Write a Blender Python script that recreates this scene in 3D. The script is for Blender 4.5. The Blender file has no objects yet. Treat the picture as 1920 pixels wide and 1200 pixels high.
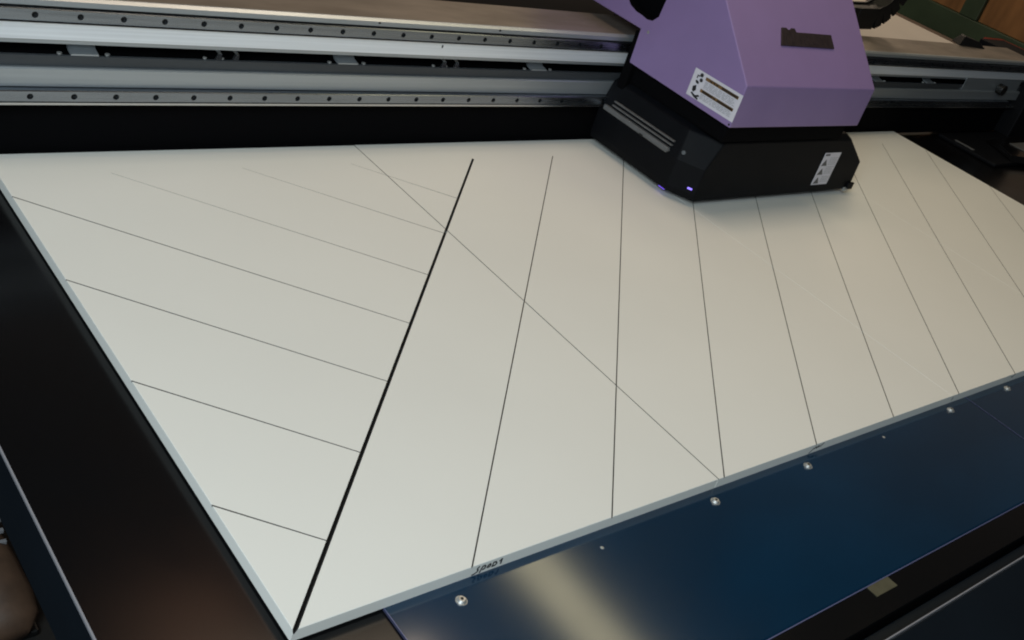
import bpy, bmesh, math, random
from mathutils import Vector, Matrix
from mathutils.geometry import tessellate_polygon
random.seed(4)
SC = bpy.context.scene
COL = SC.collection

# ------------------------------------------------------------------ camera
cam_data = bpy.data.cameras.new('camera')
cam = bpy.data.objects.new('camera', cam_data)
COL.objects.link(cam)
def _cam_axes():
    # vanishing points of the board edges, measured in the photograph (pixels of 1920x1200)
    P = (960.0, 600.0); V1 = (-1065.0, -1311.0); V2 = (3290.0, 207.0)
    f = math.sqrt(-((V1[0]-P[0])*(V2[0]-P[0]) + (V1[1]-P[1])*(V2[1]-P[1])))
    X = Vector((V2[0]-P[0], -(V2[1]-P[1]), -f)).normalized()
    Y = Vector((V1[0]-P[0], -(V1[1]-P[1]), -f)); Y -= X*X.dot(Y); Y.normalize()
    return f, X, Y, X.cross(Y)
F, AX, AY, AZ = _cam_axes()
R = Matrix((AX, AY, AZ))                       # world = R @ camera
cam.matrix_world = Matrix.Translation((-0.425, -0.508, 0.747)) @ R.to_4x4()
cam_data.sensor_width = 36.0
cam_data.lens = F / 1920.0 * 36.0
cam_data.clip_start = 0.02
cam_data.clip_end = 100
SC.camera = cam

# ------------------------------------------------------------------ light
world = bpy.data.worlds.new('World'); SC.world = world; world.use_nodes = True
wt = world.node_tree; bg = wt.nodes['Background']
# dim room: warmer and lighter towards the back right, nearly black overhead
tcw = wt.nodes.new('ShaderNodeTexCoord'); dotn = wt.nodes.new('ShaderNodeVectorMath'); dotn.operation = 'DOT_PRODUCT'
dotn.inputs[1].default_value = (.50, .75, -.75)
wt.links.new(tcw.outputs['Generated'], dotn.inputs[0])
rampw = wt.nodes.new('ShaderNodeValToRGB'); wt.links.new(dotn.outputs['Value'], rampw.inputs[0])
rampw.color_ramp.elements[0].position = .15; rampw.color_ramp.elements[0].color = (.012, .013, .015, 1)
rampw.color_ramp.elements[1].position = .85; rampw.color_ramp.elements[1].color = (.30, .235, .18, 1)
wt.links.new(rampw.outputs[0], bg.inputs[0]); bg.inputs[1].default_value = 1.0
def area(name, loc, target, sx, sy, power, color):
    l = bpy.data.lights.new(name, 'AREA'); l.shape = 'RECTANGLE'; l.size = sx; l.size_y = sy
    l.energy = power; l.color = color
    o = bpy.data.objects.new(name, l); COL.objects.link(o); o.location = loc
    o.rotation_euler = (Vector(target)-Vector(loc)).to_track_quat('-Z', 'Y').to_euler()
    return o
area('window_light', (-1.4, -0.9, 1.5), (0.3, 0.3, 0), 1.0, 1.0, 62, (0.80, 0.93, 1.0))
area('room_light', (1.05, 0.85, 2.0), (1.05, 0.75, 0), 0.9, 0.6, 13.0, (1.0, 0.82, 0.61))
area('front_light', (0.4, -2.4, 2.2), (1.2, 0.4, 0), 1.2, 0.8, 2, (0.85, 0.93, 1.0))
area('back_fill_light', (4.4, 3.0, 2.2), (4.9, 2.8, -.3), 1.2, 1.0, 26, (1.0, 0.80, 0.60))  # added fill that brightens the sheet behind the gantry
area('ceiling_strip_light', (2.07, 0.75, 1.9), (2.07, 0.75, 0), 0.19, 2.2, 6, (1.0, 0.88, 0.54))
area('warm_reflection_light', (0.78, 1.30, 1.9), (0.78, 1.30, 0), 0.35, 0.5, 1.2, (1.0, 0.50, 0.30))  # added source, gives the black bed its brown reflection
SC.view_settings.view_transform = 'Standard'
SC.view_settings.look = 'None'
SC.view_settings.exposure = 0
SC.view_settings.gamma = 1
SC.cycles.filter_width = 2.0

# ------------------------------------------------------------------ materials
def mat(name, col, rough=0.5, metal=0.0, spec=0.5, noise=0.0, nscale=(20, 20, 20), bump=0.0, bscale=200,
        col2=None, coat=0.0, emit=None, estr=0.0, rnoise=0.0, ior=None):
    m = bpy.data.materials.new(name); m.use_nodes = True
    nt = m.node_tree; b = nt.nodes['Principled BSDF']
    b.inputs['Base Color'].default_value = (*col, 1); b.inputs['Roughness'].default_value = rough
    b.inputs['Metallic'].default_value = metal; b.inputs['Specular IOR Level'].default_value = spec
    b.inputs['Coat Weight'].default_value = coat
    if ior: b.inputs['IOR'].default_value = ior
    if emit: b.inputs['Emission Color'].default_value = (*emit, 1); b.inputs['Emission Strength'].default_value = estr
    if noise or bump or rnoise:
        tc = nt.nodes.new('ShaderNodeTexCoord'); mp = nt.nodes.new('ShaderNodeMapping')
        mp.inputs['Scale'].default_value = nscale
        nt.links.new(tc.outputs['Object'], mp.inputs[0])
        nz = nt.nodes.new('ShaderNodeTexNoise'); nz.inputs['Detail'].default_value = 5
        nz.inputs['Scale'].default_value = 1
        nt.links.new(mp.outputs[0], nz.inputs['Vector'])
        if noise:
            mx = nt.nodes.new('ShaderNodeMix'); mx.data_type = 'RGBA'
            c2 = col2 or tuple(c*(1-noise) for c in col)
            mx.inputs[6].default_value = (*col, 1); mx.inputs[7].default_value = (*c2, 1)
            mr = nt.nodes.new('ShaderNodeMapRange'); mr.inputs[1].default_value = .35; mr.inputs[2].default_value = .65
            nt.links.new(nz.outputs[0], mr.inputs[0]); nt.links.new(mr.outputs[0], mx.inputs[0])
            nt.links.new(mx.outputs[2], b.inputs['Base Color'])
        if rnoise:
            mr = nt.nodes.new('ShaderNodeMapRange'); mr.inputs[1].default_value = .3; mr.inputs[2].default_value = .7
            mr.inputs[3].default_value = rough; mr.inputs[4].default_value = rough+rnoise
            nt.links.new(nz.outputs[0], mr.inputs[0]); nt.links.new(mr.outputs[0], b.inputs['Roughness'])
        if bump:
            n2 = nt.nodes.new('ShaderNodeTexNoise'); n2.inputs['Scale'].default_value = bscale
            n2.inputs['Detail'].default_value = 3
            nt.links.new(tc.outputs['Object'], n2.inputs['Vector'])
            bp = nt.nodes.new('ShaderNodeBump'); bp.inputs['Strength'].default_value = bump
            bp.inputs['Distance'].default_value = 0.001
            nt.links.new(n2.outputs[0], bp.inputs['Height']); nt.links.new(bp.outputs[0], b.inputs['Normal'])
    return m
M = dict(
    board=mat('white_board_paint', (.74, .73, .68), .55, noise=.03, nscale=(3, 3, 3), bump=.12, bscale=500, spec=.35),
    groove=mat('thin_groove_dark', (.055, .052, .045), .7),  # dark colour on the cut walls of the thin grooves
    joint_shade=mat('thin_grey_joint_shade', (.13, .12, .10), .7),  # shade inside the first board joint, put into its wall colour
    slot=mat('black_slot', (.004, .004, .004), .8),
    alu=mat('brushed_aluminium', (.93, .96, 1.0), .30, metal=.38, noise=.12, nscale=(2, 200, 200), rnoise=.08),
    alu2=mat('satin_aluminium', (.50, .54, .57), .42, metal=.8, noise=.10, nscale=(2, 120, 120), rnoise=.08),
    steel=mat('rail_steel', (.30, .335, .38), .22, metal=1, noise=.12, nscale=(6, 200, 200), rnoise=.1),
    strip=mat('satin_strip', (.22, .22, .24), .5),
    lilac=mat('plate_edge_glint', (.10, .11, .22), .4),  # lighter colour stands for light caught on the plate edges
    bright=mat('bright_steel', (.62, .64, .66), .25, metal=1),
    top=mat('beam_top_brown_reflection', (.42, .36, .30), .33, metal=.75, noise=.4, nscale=(5, 14, 14), rnoise=.2),  # brown mottling puts warm reflections into the metal's colour
    dark=mat('dark_anodised', (.045, .05, .055), .45, noise=.2, nscale=(4, 60, 60)),
    black=mat('black_void_paint', (.002, .002, .0025), .8, spec=.05),
    bedblack=mat('satin_black_bed', (.004, .004, .0045), .16, spec=.28, noise=.3, nscale=(6, 6, 6), rnoise=.08),
    navy=mat('navy_trim', (.005, .0085, .013), .38, spec=.3, noise=.2, nscale=(8, 8, 8)),
    plate=mat('blue_film_plate', (.003, .026, .060), .10, spec=.6, noise=.25, nscale=(3, 5, 3), rnoise=.03, ior=1.6),
    purple=mat('purple_enamel', (.238, .164, .345), .40, rnoise=.12, noise=.07, nscale=(9, 9, 9), bump=.1, bscale=700),
    casing=mat('black_casing', (.0035, .004, .0055), .6, spec=.12, noise=.2, nscale=(30, 30, 30), bump=.3, bscale=900),
    grey=mat('grey_strip_plastic', (.115, .115, .115), .4, noise=.15, nscale=(60, 60, 60)),
    paper=mat('label_paper', (.62, .60, .66), .5, noise=.06, nscale=(90, 90, 90)),
    ink=mat('label_ink', (.008, .008, .010), .5),
    greyink=mat('label_grey_ink', (.33, .33, .35), .5),
    amber=mat('label_amber', (.22, .12, .04), .5, noise=.5, nscale=(160, 160, 160)),
    darkink=mat('label_dark_brown_ink', (.03, .016, .006), .5),
    badge=mat('nameplate_metal', (.045, .032, .034), .4, metal=.3, noise=.3, nscale=(90, 90, 90)),
    led=mat('violet_led', (.2, .15, .9), .4, emit=(.32, .22, 1.0), estr=1.1),
    uv=mat('ultraviolet_lamp', (.1, .05, .5), .4, emit=(.22, .10, 1.0), estr=.7),
    marker=mat('marker_ink', (.006, .006, .008), .6),
    rubber=mat('chain_plastic', (.004, .004, .004), .45),
    screw=mat('zinc_screw', (.55, .55, .53), .5, metal=.7, noise=.4, nscale=(300, 300, 300)),
    tape=mat('masking_tape', (.08, .075, .045), .5, noise=.3, nscale=(60, 60, 60)),
    sheet=mat('white_sheet', (.72, .67, .60), .6, noise=.05, nscale=(4, 4, 4)),
    tan=mat('tan_leather', (.10, .055, .032), .6, noise=.35, nscale=(20, 20, 20), bump=.4, bscale=150),
    lace=mat('pale_lace', (.22, .22, .23), .7),
    floor=mat('grey_brown_floor', (.012, .011, .010), .65, noise=.35, nscale=(2, 2, 2)),
    green=mat('green_paint', (.06, .092, .052), .5, noise=.3, nscale=(4, 4, 4)),
    wood=mat('orange_brown_wood', (.36, .17, .06), .55, noise=.5, nscale=(2, 9, 2)),
    brown_laminate=mat('brown_grey_laminate', (.16, .12, .095), .5, noise=.2, nscale=(5, 5, 5)),
    red=mat('red_plastic', (.30, .03, .02), .5, noise=.2, nscale=(9, 9, 9)),
)

# ------------------------------------------------------------------ helpers
class MB:
    def __init__(s): s.v = []; s.f = []
    def add(s, vs, fs):
        o = len(s.v); s.v += [tuple(p) for p in vs]; s.f += [tuple(i+o for i in f) for f in fs]; return s
    def box(s, a, b):
        x0, y0, z0 = a; x1, y1, z1 = b
        return s.add([(x0,y0,z0),(x1,y0,z0),(x1,y1,z0),(x0,y1,z0),(x0,y0,z1),(x1,y0,z1),(x1,y1,z1),(x0,y1,z1)],
                     [(0,3,2,1),(4,5,6,7),(0,1,5,4),(1,2,6,5),(2,3,7,6),(3,0,4,7)])
    def loft(s, rings):
        n = len(rings[0]); vs = [p for r in rings for p in r]; fs = []
        for k in range(len(rings)-1):
            for i in range(n):
                j = (i+1) % n; fs.append((k*n+i, k*n+j, (k+1)*n+j, (k+1)*n+i))
        fs.append(tuple(reversed(range(n)))); fs.append(tuple(range((len(rings)-1)*n, len(rings)*n)))
        return s.add(vs, fs)
    def prism_x(s, prof, x0, x1):      # prof = (y,z) list
        return s.loft([[(x0, y, z) for y, z in prof], [(x1, y, z) for y, z in prof]])
    def cyl(s, c, axis, r, h, n=20, r2=None):
        c = Vector(c); ax = Vector(axis).normalized()
        u = ax.orthogonal().normalized(); w = ax.cross(u); r2 = r if r2 is None else r2
        def ring(o, rr): return [tuple(c+ax*o+u*(rr*math.cos(2*math.pi*i/n))+w*(rr*math.sin(2*math.pi*i/n))) for i in range(n)]
        return s.loft([ring(0, r), ring(h, r2)])
    def slab(s, polys, org, ux, uy, t):  # 2-D polygons on a plane given thickness t along ux x uy
        org = Vector(org); ux = Vector(ux); uy = Vector(uy); n = ux.cross(uy).normalized()
        for p in polys:
            base = [org+ux*a+uy*b for a, b in p]
            s.loft([base, [q+n*t for q in base]])
        return s
    def build(s, name, m, parent=None, bevel=0, smooth=False):
        me = bpy.data.meshes.new(name); me.from_pydata(s.v, [], s.f)
        bm = bmesh.new(); bm.from_mesh(me); bmesh.ops.recalc_face_normals(bm, faces=bm.faces); bm.to_mesh(me); bm.free()
        me.materials.append(M[m] if isinstance(m, str) else m)
        o = bpy.data.objects.new(name, me); COL.objects.link(o)
        if parent: 
            o.parent = parent
            o.matrix_parent_inverse = Matrix.Translation(-Vector(parent['base'])) if 'base' in parent.keys() else Matrix()
        if smooth:
            for p in me.polygons: p.use_smooth = True
        if bevel:
            b = o.modifiers.new('bevel', 'BEVEL'); b.width = bevel; b.segments = 2; b.limit_method = 'ANGLE'
        return o
def tag(o, label=None, cat=None, group=None, kind=None):
    if label: o['label'] = label
    if cat: o['category'] = cat
    if group: o['group'] = group
    if kind: o['kind'] = kind
    return o
def root(name, label, cat, loc=(0, 0, 0), group=None):
    o = bpy.data.objects.new(name, None); COL.objects.link(o); o.location = loc
    o['base'] = [float(c) for c in loc]
    return tag(o, label, cat, group)
def rect(a, b, c, d): return [(a, b), (c, b), (c, d), (a, d)]

# ------------------------------------------------------------------ setting
tag(MB().box((-3, -3, -.92), (16, 14, -.9)).build('floor', 'floor'), kind='structure')

# ------------------------------------------------------------------ printer bed
BZ = -.018
bed = root('printer_bed', 'wide black flatbed printer table carrying the four white boards', 'printer table', (1.2, .4, -.9))
MB().box((-.1461, -.24, -.09), (3.15, 1.30, -.0185)).build('bed_surface', 'bedblack', bed)
MB().box((-.1482, -.2440, -.10), (-.1464, 1.30, -.0215)).build('side_skirt', 'navy', bed)
MB().box((-.1482, -.2440, -.0212), (-.1464, 1.30, -.0178)).build('edge_strip', 'strip', bed)
MB().box((-.152, -.2625, -.075), (3.15, -.2445, -.034)).build('front_rail', 'navy', bed, .001)
MB().prism_x([(-.2640, -.0335), (-.2640, -.0185), (-.2625, -.0185), (-.2625, -.0335)], -.12, 3.15).build('front_strip', 'strip', bed)
MB().prism_x([(-.2655, -.020), (-.2655, -.060), (-.40, -.110), (-.40, -.07)], -.12, 3.15).build('front_panel', 'navy', bed, .001)
for x, y in ((-.10, -.15), (-.10, .9), (3.0, -.15), (3.0, 1.1)):
    MB().box((x, y, -.9), (x+.08, y+.08, -.0905)).build('leg', 'grey', bed, .003)
MB().slab([rect(0, 0, .046, .0155)], (.664, -.2165, -.0183), (1, 0, 0), (0, 1, 0), .0006).build('tape_label', 'tape', bed)
# maintenance side of the bed, right of the boards
side = MB().box((2.66, .70, -.018), (3.13, .90, -.006)).build('service_tray', 'casing', bed, .004)
MB().box((2.672, .785, -.0058), (2.682, .85, -.004)).build('edge_mark', 'grey', side)
MB().loft([[(2.76,.70,-.0055),(3.12,.62,-.0055),(3.12,.86,-.0055),(2.84,.84,-.0055)], [(2.78,.72,.008),(3.10,.65,.008),(3.10,.84,.008),(2.86,.82,.008)]]).build('service_lid', 'bedblack', side, .004)
MB().box((2.90, .71, .0085), (3.08, .79, .0105)).build('lid_window', 'grey', side, .001)

# ------------------------------------------------------------------ blue cover plates
def cover_plate(x0, x1, label, screws, rivets):
    p = root('cover_plate', label, 'metal plate', (x0, -.198, -.0185), 'blue cover plates along the front of the bed')
    MB().prism_x([(-.198, -.0335), (-.1998, -.0335), (-.1998, -.0172), (-.198, -.0154), (.03, -.0154), (.03, -.0168), (-.1975, -.0168)],
                 x0, x1).build('plate', 'plate', p)
    MB().box((x0, -.2010, -.0185), (x1, -.2000, -.0172)).box((x0, -.1975, -.0175), (x0+.0008, .0, -.0150)).build('folded_edge_glint', 'lilac', p)  # strips on fold and end, coloured lighter as their glint
    for x, y in screws:
        s = MB().cyl((x, y, -.0154), (0, 0, 1), .0062, .0012, 22).cyl((x, y, -.0142), (0, 0, 1), .0056, .0026, 22, .0036).build('screw', 'screw', p)
        MB().cyl((x, y, -.0117), (0, 0, 1), .0017, .0006, 6).build('screw_socket', 'slot', s)
    for x, y in rivets:
        MB().cyl((x, y, -.0154), (0, 0, 1), .0024, .0006, 12, .0014).build('rivet', 'screw', p)
    return p
cover_plate(.100, 1.2545, 'long dark blue glossy plate with four screws below the front of the boards',
            [(.178, -.023), (.58, -.019), (.78, -.018), (1.183, -.014)], [(.377, -.023), (.977, -.017)])
cover_plate(1.2565, 2.41, 'dark blue plate past the seam at the right edge of the photo, one screw',
            [(1.385, -.013), (1.787, -.01), (1.98, -.01)], [(1.58, -.012)])

# ------------------------------------------------------------------ white grooved boards
T = .016
S45 = math.sqrt(.5)
def v_cut(mb, a, b, wa, wb, deep=3.0):
    a = Vector((*a, 0)); b = Vector((*b, 0)); d = (b-a).normalized(); n = Vector((-d.y, d.x, 0))
    up = Vector((0, 0, .002))
    def sec(p, w):
        h = w*deep/2
        return [p+n*w*.5*(1+.002/h)+up, p-n*w*.5*(1+.002/h)+up, p-Vector((0, 0, h))]
    mb.loft([sec(a, wa), sec(b, wb)])
def cutter(fill, m):
    mb = MB(); fill(mb); o = mb.build('cutter', m); return o
def right_lines(mb):
    for k in range(1, 12):
        x0 = .2034*k
        L = min(.836, 2.42-x0)
        v_cut(mb, (x0-.00975, -.01), (x0+.975*L, L), .00165, .0013 if k > 2 else .0016)
def left_lines(mb):
    for k, s in enumerate((.168, .3735, .579, .783, .986, 1.191, 1.39)):
        y1 = min(s+.01, .836); a = (s-y1, y1); b = (.975*s/1.975+.0004, s/1.975-.0004)
        wa = .0019 if k < 4 else .0006
        v_cut(mb, a, b, wa, .0015)
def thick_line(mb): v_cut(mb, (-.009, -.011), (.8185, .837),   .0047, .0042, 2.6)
cutters = [cutter(right_lines, 'groove'), cutter(left_lines, 'groove'), cutter(thick_line, 'slot'), cutter(lambda mb: v_cut(mb, (.599, -.01), (.599, .92), .0016, .0017, 18), 'joint_shade')]
blabels = ['near white board at the left end, crossed by the thick black groove',
           'second white board from the left, its joint running to the front edge',
           'white board lying partly under the black print carriage',
           'farthest white board at the right end of the bed']
edges = [0, .5990, 1.1985, 1.7990, 2.4020]
gaps = [(.0, .0007), (.0007, .0003), (.0003, .0001), (.0001, 0)]
boards = []
for i in range(4):
    x0 = edges[i]+gaps[i][0]; x1 = edges[i+1]-gaps[i][1]
    y1 = .901 + .0012*i
    mb = MB().box((x0, 0, -T+.0008), (x1, y1, 0))
    b = mb.build('white_board', 'board')
    bm = bmesh.new(); bm.from_mesh(b.data)
    bmesh.ops.bevel(bm, geom=[e for e in bm.edges if all(abs(v.co.z) < 1e-6 for v in e.verts) and (abs(e.verts[0].co.x-e.verts[1].co.x) > .1 or i in (2, 3) or abs(e.verts[0].co.x) < .01)], offset=.0005 if i == 0 else .0003, segments=1, affect='EDGES')
    bm.to_mesh(b.data); bm.free()
    for c in cutters:
        md = b.modifiers.new('cut', 'BOOLEAN'); md.operation = 'DIFFERENCE'; md.object = c; md.solver = 'EXACT'
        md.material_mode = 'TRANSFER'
    dg = bpy.context.evaluated_depsgraph_get(); dg.update()
    me = bpy.data.meshes.new_from_object(b.evaluated_get(dg))
    b.modifiers.clear(); b.data = me; me.name = 'white_board'
    tag(b, blabels[i], 'board', 'white grooved boards side by side on the bed')
    boards.append(b)
for c in cutters: bpy.data.objects.remove(c, do_unlink=True)

# handwriting on the front edges of the boards
def stroke(mb, pts, w, y=-.0002):
    for (a, b), (c, d) in zip(pts, pts[1:]):
        dx, dz = c-a, d-b; L = math.hypot(dx, dz) or 1; nx, nz = -dz/L*w/2, dx/L*w/2; ex, ez = dx/L*w*.3, dz/L*w*.3
        q = [(a-ex+nx, b-ez+nz), (c+ex+nx, d+ez+nz), (c+ex-nx, d+ez-nz), (a-ex-nx, b-ez-nz)]
        mb.loft([[(x, y, z) for x, z in q], [(x, y+.0004, z) for x, z in q]])
mb = MB()
def w_(pts, ox, s=1.0): stroke(mb, [(ox+x*.001*s, -.0135+z*.001*s) for x, z in pts], .0019)
w_([(-2, 0), (1, .6), (4, 2.6), (4.6, 4.5), (3.4, 6.2), (3.2, 8), (5, 9.5)], .2095)          # S
w_([(0, 0), (1, 5), (2, 8.2), (4.4, 8.6), (6, 6.6), (5.4, 3.6), (3, 3)], .2175)               # P
w_([(0, 4), (1, 7.2), (3, 8), (4, 6), (3, 3.6), (1, 3.4), (0, 4.6)], .2265)                   # O
w_([(0, 2.4), (.6, 8.4), (3.4, 8.2), (5.4, 5.2), (4, 3), (1, 2.6)], .2335)                    # D
w_([(0, 7), (1.6, 9), (2.2, 9.4), (2.6, 2.4)], .2425)                                       # 1
mb.build('handwriting', 'marker', boards[0])
mb = MB()
def w2(pts, ox): stroke(mb, [(ox+x*.001, -.0115+z*.001) for x, z in pts], .0018)
w2([(-7, -2), (-4, .5), (-1.5, 3), (0, 5)], .812); w2([(0, 3), (2, 6), (4, 5), (5, 3)], .814); w2([(0, 3), (1, 6.5), (3, 4), (4.5, 6.8), (6, 4)], .820)
w2([(0, 4), (1.5, 6.4), (3.6, 7.8), (5, 9)], .829)
mb.build('handwriting', 'marker', boards[1])
mb = MB(); w2([(-4, 6), (-1, 5), (2, 7), (5, 10.5)], 1.42); mb.build('pencil_mark', 'marker', boards[2]); mb = MB(); w2([(0, 2), (1.5, 7)], 1.204)
mb.build('handwriting', 'marker', boards[2])

# ------------------------------------------------------------------ gantry
XL, XR = -.35, 3.06
g = root('gantry', 'long aluminium gantry beam with drilled steel rails crossing behind the boards', 'gantry', (1.35, .95, -.018))
MB().prism_x([(.9, .224), (.906, .2285), (1.015, .2285), (1.02, .224), (1.02, .206), (.9, .206)], XL, XR).build('beam_top', 'top', g)
MB().prism_x([(.893, .2195), (.893, .227), (.899, .2305), (.905, .2295), (.905, .2195)], XL, XR).build('upper_trim', 'alu2', g)
MB().box((XL, .9, .170), (XR, 1.02, .2055)).build('upper_beam', 'alu', g, .0006)
MB().box((XL, .8993, .1935), (XR, .8999, .1999)).build('rail_seam', 'slot', g)
MB().box((XL, .9035, .1635), (XR, .99, .1695)).build('beam_lip', 'alu2', g)
MB().box((XL, .945, .06), (XR, 1.02, .163)).build('web_plate', 'black', g)
led_ = MB().box((XL, .9035, .1315), (XR, .9065, .1465)).build('cable_ledge', 'dark', g, .0005)
MB().prism_x([(.897, .104), (.897, .129), (.8985, .131), (.9445, .131), (.9445, .1035)], XL, XR).build('lower_beam', 'alu2', g)
MB().box((XL, .8845, .0822), (XR, .9445, .0855)).build('lower_trim', 'bright', g)
MB().box((XL, .912, -.0095), (XR, .93, .0818)).build('skirt', 'black', g)
MB().box((2.66, .9015, .1315), (3.02, .9030, .1692)).build('slot_cover', 'alu2', g)
MB().cyl((2.88, .8970, .142), (0, -1, 0), .016, .02, 20).build('end_stop', 'rubber', g)

def rail_mesh(y0, y1, z0, z1, xs, pitch, r):
    """drilled steel bar: every cell has a real round hole with a dark floor"""
    mb = MB(); zc = (z0+z1)/2; n = 16; bv = .0012
    a, b = z0+bv, z1-bv
    for x in xs:
        ring = [(x+r*math.cos(2*math.pi*(i+.5)/n), zc+r*math.sin(2*math.pi*(i+.5)/n)) for i in range(n)]
        out = []
        for i in range(n):
            t = 2*math.pi*(i+.5)/n; c, s = math.cos(t), math.sin(t)
            hx, hz = r*1.25, (b-a)/2
            k = min(hx/abs(c), hz/abs(s)); out.append((x+k*c, zc+k*s))
        for i in range(n):
            j = (i+1) % n
            mb.add([(ring[i][0], y0, ring[i][1]), (ring[j][0], y0, ring[j][1]), (out[j][0], y0, out[j][1]), (out[i][0], y0, out[i][1])], [(0, 1, 2, 3)])
            mb.add([(ring[i][0], y0, ring[i][1]), (ring[j][0], y0, ring[j][1]), (ring[j][0], y0+.006, ring[j][1]), (ring[i][0], y0+.006, ring[i][1])], [(0, 3, 2, 1)])
        hx = r*1.25
        # corners of the hole cell
        cs = [(x+hx, b), (x-hx, b), (x-hx, a), (x+hx, a)]
        for q, (cx, cz) in enumerate(cs):
            i0 = {0: 1, 1: 5, 2: 9, 3: 13}[q]
            ps = [out[i0], out[i0+1]]
            mb.add([(ps[0][0], y0, ps[0][1]), (cx, y0, cz), (ps[1][0], y0, ps[1][1])], [(0, 1, 2)])
        xa, xb = x+hx, x+pitch-hx
        mb.add([(xa, y0, a), (xb, y0, a), (xb, y0, b), (xa, y0, b)], [(0, 1, 2, 3)])
    xs0, xs1 = xs[0]-r*1.25, xs[-1]+pitch-r*1.25
    for p, q in (((y0, b), (y0+bv, z1)), ((y0+bv, z1), (y1, z1)), ((y0, a), (y0+bv, z0)), ((y0+bv, z0), (y1, z0)), ((y1, z0), (y1, z1))):
        mb.add([(xs0, p[0], p[1]), (xs1, p[0], p[1]), (xs1, q[0], q[1]), (xs0, q[0], q[1])], [(0, 1, 2, 3)])
    for xx in (xs0, xs1):
        mb.add([(xx, y0, a), (xx, y0, b), (xx, y0+bv, z1), (xx, y1, z1), (xx, y1, z0), (xx, y0+bv, z0)], [(0, 1, 2, 3, 4, 5)])
    return mb
PITCH = .0586
def rail(z0, z1, y0, y1, x_first):
    xs = [x_first+PITCH*k for k in range(-6, 50)]
    r = rail_mesh(y0, y1, z0, z1, xs, PITCH, .0043).build('guide_rail', 'steel', g)
    proto = None
    for x in xs:
        if 1.16 < x < 1.95 or x < -.02 or x > 2.95: continue
        if proto is None:
            proto = MB().cyl((0, y0+.0045, 0), (0, 1, 0), .0042, .001, 14).build('screw_hole', 'slot', None); h = proto
        else:
            h = proto.copy(); COL.objects.link(h)
        h.parent = r; h.location = (x, 0, (z0+z1)/2)
        h.matrix_parent_inverse = Matrix()
    return r
# rails keep the gantry frame as parent; their own origin stays at the parent base
ra = rail(.2000, .2170, .888, .8995, .0495)
rb = rail(.0860, .1030, .8850, .9440, .0490)

def wide_clip(x):
    c = MB().prism_x([(.9045, .1468), (.9045, .1490), (.918, .1515), (.934, .1625), (.936, .1605), (.92, .149), (.91, .1468)], x-.019, x+.019).build('cable_clip', 'alu2', g)
    for s in (-1, 1): MB().cyl((x+s*.033, .910, .1467), (0, 0, 1), .0035, .002, 10).build('clip_screw', 'screw', c)
    return c
def hook_clip(x, s):
    c = MB().loft([[(x, .905, .1467), (x+s*.011, .905, .1467), (x+s*.011, .908, .1467), (x, .908, .1467)],
                   [(x+s*.007, .908, .155), (x+s*.012, .908, .155), (x+s*.012, .912, .155), (x+s*.007, .912, .155)],
                   [(x, .918, .1615), (x+s*.009, .918, .1615), (x+s*.009, .922, .1615), (x, .922, .1615)]]).build('cable_hook', 'bright', g)
    MB().cyl((x-s*.014, .910, .1467), (0, 0, 1), .003, .002, 10).build('clip_screw', 'screw', c)
for x in (.125, .553, .979, 2.20, 2.47): wide_clip(x)
for x in (.318, .745): hook_clip(x, 1); hook_clip(x+.028, 1)
MB().box((.7305, .8994, .185), (.7330, .9005, .190)).build('set_screw_hole', 'slot', g)
for x in (.585, .842): MB().box((x, .8924, .2235), (x+.004, .8934, .2265)).build('trim_hole', 'slot', g)
# right end bearing block
MB().loft([[(3.04, .86, -.01), (3.2, .86, -.01), (3.2, 1.1, -.01), (3.04, 1.1, -.01)], [(3.04, .86, .19), (3.2, .86, .19), (3.2, 1.1, .19), (3.04, 1.1, .19)],
           [(3.04, .90, .225), (3.2, .90, .225), (3.2, 1.1, .225), (3.04, 1.1, .225)]]).build('end_block', 'casing', g, .004)
MB().loft([[(2.72, 1.0, .2287), (2.86, .985, .2287), (2.86, 1.04, .2287), (2.74, 1.04, .2287)], [(2.75, 1.01, .255), (2.83, 1.0, .245), (2.83, 1.03, .245), (2.76, 1.03, .255)]]).build('beam_bracket', 'rubber', g, .002)

# ------------------------------------------------------------------ print carriage
car = root('print_carriage', 'purple hooded print carriage with black lower casing hanging over the boards', 'print carriage', (1.39, .75, .01))
# black lower casing, plan polygons at rising heights
def plan(l, lc, fy, r, rc, z, cx=.030, cy=.050):
    return [(l, .895, z), (l, fy+cy, z), (l+cx, fy, z), (r-rc, fy, z), (r, fy+rc, z), (r, .895, z)]
case = MB().loft([plan(1.168, 0, .612, 1.732, .006, .012), plan(1.165, 0, .612, 1.751, .006, .026), plan(1.165, 0, .612, 1.747, .006, .080),
                  plan(1.182, 0, .613, 1.668, .006, .136, .04, .06), plan(1.198, 0, .622, 1.655, .006, .146, .04, .06)]).build('lower_casing', 'casing', car, .0025)
MB().box((1.19, .60, .1465), (1.590, .86, .1885)).build('neck', 'black', car, .002)
MB().box((1.18, .862, .082), (1.60, .8835, .2475)).build('back_plate', 'black', car, .002)
# grey vent strip on the left face
vs = MB().loft([[(1.1595, .878, .0815), (1.1595, .690, .0800), (1.1595, .686, .085), (1.1615, .690, .0905), (1.1615, .880, .0905)],
                [(1.168, .878, .0815), (1.168, .690, .0800), (1.168, .686, .085), (1.170, .690, .0905), (1.170, .880, .0905)]]).build('vent_strip', 'grey', case, .0008)
MB().box((1.1588, .757, .0795), (1.1600, .766, .0835)).build('strip_notch', 'slot', vs)
for dz, x in ((.0955, 1.164), (.1035, 1.1665)):
    MB().box((x, .686, dz), (x+.006, .862, dz+.0028)).build('vent_ridge', 'grey', case, .0006)
MB().cyl((1.172, .657, .096), (-1, -.5, .3), .004, .005, 14).build('side_knob', 'dark', case)
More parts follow.
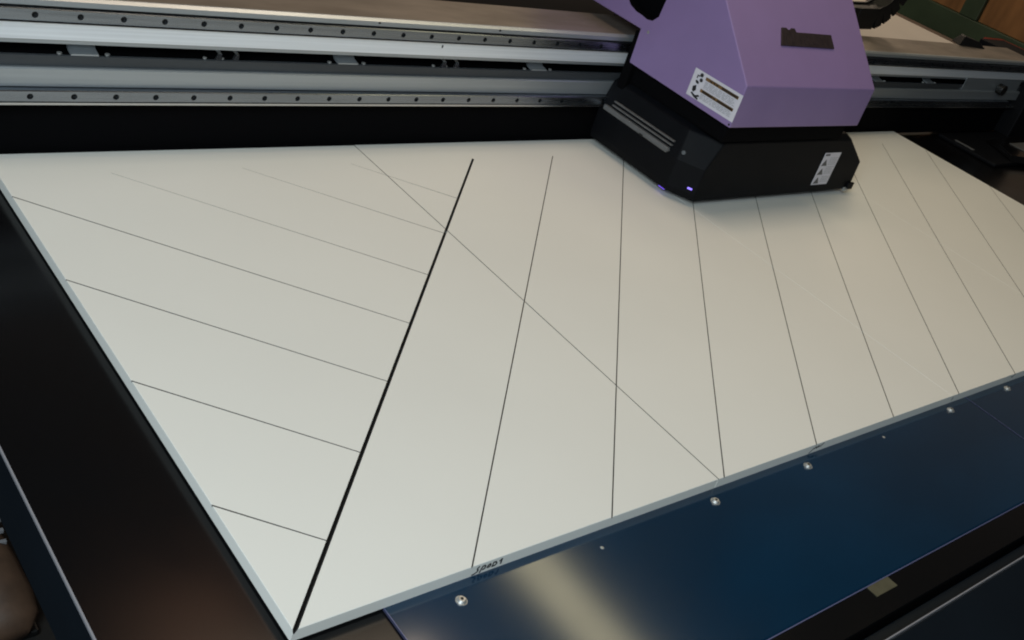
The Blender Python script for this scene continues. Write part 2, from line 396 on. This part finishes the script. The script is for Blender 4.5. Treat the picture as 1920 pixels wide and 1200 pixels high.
# violet indicator on the chamfered corner, ultraviolet lamp slot underneath
MB().slab([rect(-.0045, -.0018, .005, .0018)], (1.1868, .6235, .036), (.515, -.857, 0), (0, 0, 1), .0008).build('indicator_light', 'led', case)
MB().box((1.1705, .668, .0100), (1.1755, .684, .0125)).build('ultraviolet_lamp', 'uv', case)
MB().box((1.728, .606, .014), (1.750, .6115, .030)).build('front_foot', 'casing', case, .001)
MB().cyl((1.722, .610, .013), (1, 0, 0), .005, .012, 12).build('guide_roller', 'screw', case)
# label on the front of the casing
o, ux, uy = (1.583, .6118, .030), (.060, 0, 0), (0, 0, .077)
lab = MB().slab([rect(0, 0, 1, 1)], o, ux, uy, .0005).build('warning_label', 'paper', case)
mb = MB()
tri = lambda cx, cy: [(cx-.17, cy-.10), (cx+.17, cy-.10), (cx, cy+.10)]
mb.slab([tri(.24, .70), tri(.24, .42), tri(.24, .14), rect(.06, .91, .34, .965)], (o[0], o[1]-.0005, o[2]), ux, uy, .0003)
mb.build('warning_symbol', mat('label_symbol_grey', (.08, .08, .085), .5), lab)
mb = MB(); ps = []
for cy in (.83, .78, .73, .68, .63, .55, .50, .45, .40, .35, .24, .19, .14, .09):
    x = .46
    while x < .9:
        w = random.uniform(.05, .16); ps.append(rect(x, cy, min(x+w, .92), cy+.018)); x += w+.03
mb.slab(ps, (o[0], o[1]-.0005, o[2]), ux, uy, .0002).build('printed_text', 'greyink', lab)

# purple hood: profile in y-z, open side panels built with the hand hole cut out
HX0, HX1 = 1.173, 1.603
prof = [(.584, .184), (.584, .266), (.886, .566), (1.16, .566), (1.16, .256), (.868, .256), (.866, .188)]
hood = MB()
n = len(prof)
for i in range(n):
    a, b = prof[i], prof[(i+1) % n]
    hood.add([(HX0, *a), (HX1, *a), (HX1, *b), (HX0, *b)], [(0, 1, 2, 3)])
hood.add([(HX1, *p) for p in prof], [tuple(range(n))])
hole = [(.930, .30), (.913, .287), (.893, .281), (.876, .2805), (.861, .278), (.846, .281), (.834, .294), (.831, .330), (.84, .36), (.90, .37), (.94, .34)]
tris = tessellate_polygon([[Vector((y, z, 0)) for y, z in prof], [Vector((y, z, 0)) for y, z in hole]])
allp = prof+hole
hood.add([(HX0, *p) for p in allp], [tuple(t) for t in tris])
hobj = MB(); hobj.v = hood.v; hobj.f = hood.f
me_o = hobj.build('hood', 'purple', car)
bm = bmesh.new(); bm.from_mesh(me_o.data); bmesh.ops.remove_doubles(bm, verts=bm.verts, dist=1e-5)
bmesh.ops.recalc_face_normals(bm, faces=bm.faces); bm.to_mesh(me_o.data); bm.free()
bv = me_o.modifiers.new('bevel', 'BEVEL'); bv.width = .0022; bv.segments = 3; bv.limit_method = 'ANGLE'; bv.angle_limit = math.radians(20)
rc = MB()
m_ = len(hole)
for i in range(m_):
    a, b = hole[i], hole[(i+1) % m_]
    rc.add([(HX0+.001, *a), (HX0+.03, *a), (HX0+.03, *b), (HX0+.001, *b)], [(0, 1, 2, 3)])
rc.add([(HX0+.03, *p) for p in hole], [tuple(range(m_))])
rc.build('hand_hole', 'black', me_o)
for y, z in ((.846, .258), (.991, .268)):
    MB().cyl((HX0-.0005, y, z), (1, 0, 0), .0032, .001, 12).build('hood_screw', 'screw', me_o)
MB().cyl((HX0-.0003, .588, .189), (1, 0, 0), .0022, .001, 10).build('seam_gap', 'slot', me_o)
# big warning label on the left side of the hood (u runs towards the front, v down)
o, ux, uy = (HX0-.0006, .706, .2480), (0, -.1225, 0), (0, 0, -.0525)
lab = MB().slab([rect(0, 0, 1, 1)], (HX0-.0001, .706, .2480), ux, uy, .0006)
# slab normal = ux x uy points to +x or -x depending on order; both sides are closed
lab = lab.build('warning_label', 'paper', me_o)
def on_label(polys, m, name, off=.0010):
    mb = MB(); mb.slab(polys, (HX0-off, .706, .2480), ux, uy, .0003); return mb.build(name, m, lab)
def blob(cx, cy, rx, ry, k=10, a=0):
    return [(cx+rx*math.cos(2*math.pi*i/k)*math.cos(a)-ry*math.sin(2*math.pi*i/k)*math.sin(a)*.5,
             cy+rx*math.cos(2*math.pi*i/k)*math.sin(a)*2+ry*math.sin(2*math.pi*i/k)*math.cos(a)) for i in range(k)]
on_label([rect(.255, .10, .94, .215), rect(.235, .56, .93, .675)], 'amber', 'caution_bar')
on_label([rect(.35, .125, .40, .20), rect(.42, .115, .46, .195), rect(.48, .125, .52, .20), rect(.60, .11, .93, .205),
          rect(.28, .57, .50, .665), rect(.52, .58, .56, .665), rect(.60, .575, .92, .665)], 'darkink', 'caution_lettering', .0013)
on_label([blob(.165, .13, .034, .075), blob(.185, .30, .032, .07), blob(.125, .42, .042, .05, 8, .4), rect(.085, .20, .105, .30), rect(.085, .18, .14, .215),
          [(.075, .62), (.13, .53), (.155, .70), (.12, .80), (.085, .76)],
          [(.075, .86), (.10, .82), (.25, .93), (.25, .985), (.16, .955)], [(.17, .88), (.235, .80), (.265, .84), (.22, .90)]], 'ink', 'warning_symbol')
ps = []
for cy in (.27, .32, .37, .42, .47, .72, .77, .82, .87):
    x = .27
    while x < .88:
        w = random.uniform(.03, .12); ps.append(rect(x, cy, min(x+w, .92), cy+.018)); x += w+.02
on_label(ps, 'greyink', 'printed_text')
# dark nameplate on the sloping front of the hood
sl = Vector((0, .302, .300)).normalized(); org = Vector((0, .584, .266))
nrm = Vector((1, 0, 0)).cross(sl)     # points forward/up
def on_slope(x, t, off): return org + sl*t + Vector((x, 0, 0)) + nrm*off
def dist(y): return (y-.584)/sl.y
base_t = dist(.642)
outl = [(1.307, 0), (1.484, 0), (1.484, .0285), (1.366, .0285), (1.363, .036), (1.352, .036), (1.347, .0325), (1.340, .0325), (1.336, .036), (1.322, .036)]
mb = MB(); lo = [on_slope(x, base_t+t, .0) for x, t in outl]; hi = [on_slope(x, base_t+t, .003) for x, t in outl]
mb.loft([lo, hi]); npl = mb.build('nameplate', 'badge', me_o, .0006)
for x0, x1, t0, t1 in ((1.325, 1.330, .005, .030), (1.345, 1.350, .005, .026), (1.372, 1.376, .005, .022), (1.386, 1.390, .004, .022), (1.398, 1.402, .005, .022),
                       (1.414, 1.434, .006, .010), (1.430, 1.434, .010, .022), (1.446, 1.450, .005, .022), (1.462, 1.466, .005, .023)):
    MB().loft([[on_slope(x, base_t+t, .0030) for x, t in rect(x0, t0, x1, t1)], [on_slope(x, base_t+t, .0036) for x, t in rect(x0, t0, x1, t1)]]).build('raised_letter', 'badge', npl)

# ------------------------------------------------------------------ cable chain on the beam
ch = root('cable_chain', 'black segmented cable chain curling up beside the purple carriage', 'cable chain', (2.2, 1.06, .2287))
cx, cz, rr = 2.25, .385, .12
path = [(1.62+.03*k, cz-rr) for k in range(20)] + [(cx+rr*math.sin(a), cz-rr*math.cos(a)) for a in [math.radians(15*j) for j in range(1, 7)]]
path += [(cx+rr, cz+.03*k) for k in range(1, 9)]
for (xa, za), (xb, zb) in zip(path, path[1:]):
    d = Vector((xb-xa, 0, zb-za)).normalized(); nn = Vector((-d.z, 0, d.x))
    for yy in (1.03, 1.086):
        pass
    a = Vector((xa, 0, za)) - d*.002; b = Vector((xb, 0, zb)) - d*.004
    mb = MB()
    for y0, y1, t in ((1.038, 1.046, .032), (1.084, 1.092, .032), (1.046, 1.084, .026)):
        mb.loft([[(*(p+nn*s*t/1).xz,) for p, s in ((a, -.9), (b, -.9), (b, .9), (a, .9))] and
                 [((p+nn*s*t).x, y0, (p+nn*s*t).z) for p, s in ((a, -.9), (b, -.9), (b, .9), (a, .9))],
                 [((p+nn*s*t).x, y1, (p+nn*s*t).z) for p, s in ((a, -.9), (b, -.9), (b, .9), (a, .9))]])
    lk = mb.build('chain_link', 'rubber', ch, .0015)

# ------------------------------------------------------------------ behind the gantry
tb = root('worktable', 'low worktable behind the gantry, its edge showing past the white sheet', 'table', (4.0, 3.0, -.9))
MB().box((2.9, 1.55, -.18), (4.86, 4.2, -.111)).build('tabletop', M['brown_laminate'], tb, .004)
for x, y in ((3.0, 1.6), (4.72, 1.6), (3.0, 4.1), (4.72, 4.1)):
    MB().box((x, y, -.9), (x+.07, y+.07, -.1805)).build('leg', 'dark', tb)
tag(MB().box((2.95, 1.6, -.110), (4.72, 4.15, -.102)).build('blank_sheet', 'sheet', None, .001), 'large blank off-white sheet lying on the table beyond the gantry', 'sheet')

cb = root('green_cabinet', 'green framed cabinet with orange brown wood panels in the far right background', 'cabinet', (6.8, 2.8, -.9))
fr = MB().box((6.5, .6, -.38), (6.6, 4.6, -.22)).box((6.5, .6, .85), (6.6, 4.6, 1.0))
for y in (.6, 1.72, 2.79, 3.62, 4.48): fr.box((6.497, y, -.2195), (6.603, y+.13, .8495))
fr.build('frame', 'green', cb, .006)
for y0, y1 in ((.731, 1.719), (1.851, 2.789), (2.921, 3.619), (3.751, 4.479)):
    MB().box((6.53, y0, -.219), (6.56, y1, .849)).build('panel', 'wood', cb, .004)
MB().box((6.52, .6, -.9), (7.2, 4.6, -.381)).build('plinth', M['brown_laminate'], cb)
MB().box((6.61, .6, -.38), (7.2, 4.6, 1.0)).build('carcass', 'dark', cb)
tag(MB().loft([[(6.10, 2.30, -.9), (6.3, 2.30, -.9), (6.3, 2.48, -.9), (6.10, 2.48, -.9)], [(6.08, 2.28, -.22), (6.32, 2.28, -.22), (6.32, 2.5, -.22), (6.08, 2.5, -.22)]]).build('red_bin', 'red', None, .01),
    'small red bin in front of the green cabinet at the far right', 'bin')

# ------------------------------------------------------------------ shoe under the bed's left side
sh = root('shoe', 'tan leather shoe with pale laces standing on the floor under the bed', 'shoe', (.03, .84, -.9))
mb = MB(); rings = []
for (t, w, h, zb) in ((0, .030, .07, 0), (.03, .040, .085, 0), (.09, .042, .10, 0), (.15, .046, .085, 0), (.21, .050, .06, 0), (.26, .044, .045, 0), (.29, .022, .028, 0)):
    c = Vector((-.03+.02*t/.29, .98-t, -.888))
    rings.append([tuple(c+Vector((w*math.cos(2*math.pi*i/16), 0, h*(.5+.5*math.sin(2*math.pi*i/16))))) for i in range(16)])
so = mb.loft(rings).build('upper', 'tan', sh, smooth=True)
MB().box((-.07, .70, -.899), (.03, .985, -.887)).build('sole', 'rubber', sh, .004)
for k in range(3):
    MB().box((-.055, .90-.022*k, -.795-.008*k), (.012, .908-.022*k, -.788-.008*k)).build('lace', 'lace', sh, .001)
sh.location = (.09, .90, -.9); sh.scale = (1.15, .85, 1.25)
for o in list(COL.objects):
    if 'base' in o.keys(): del o['base']
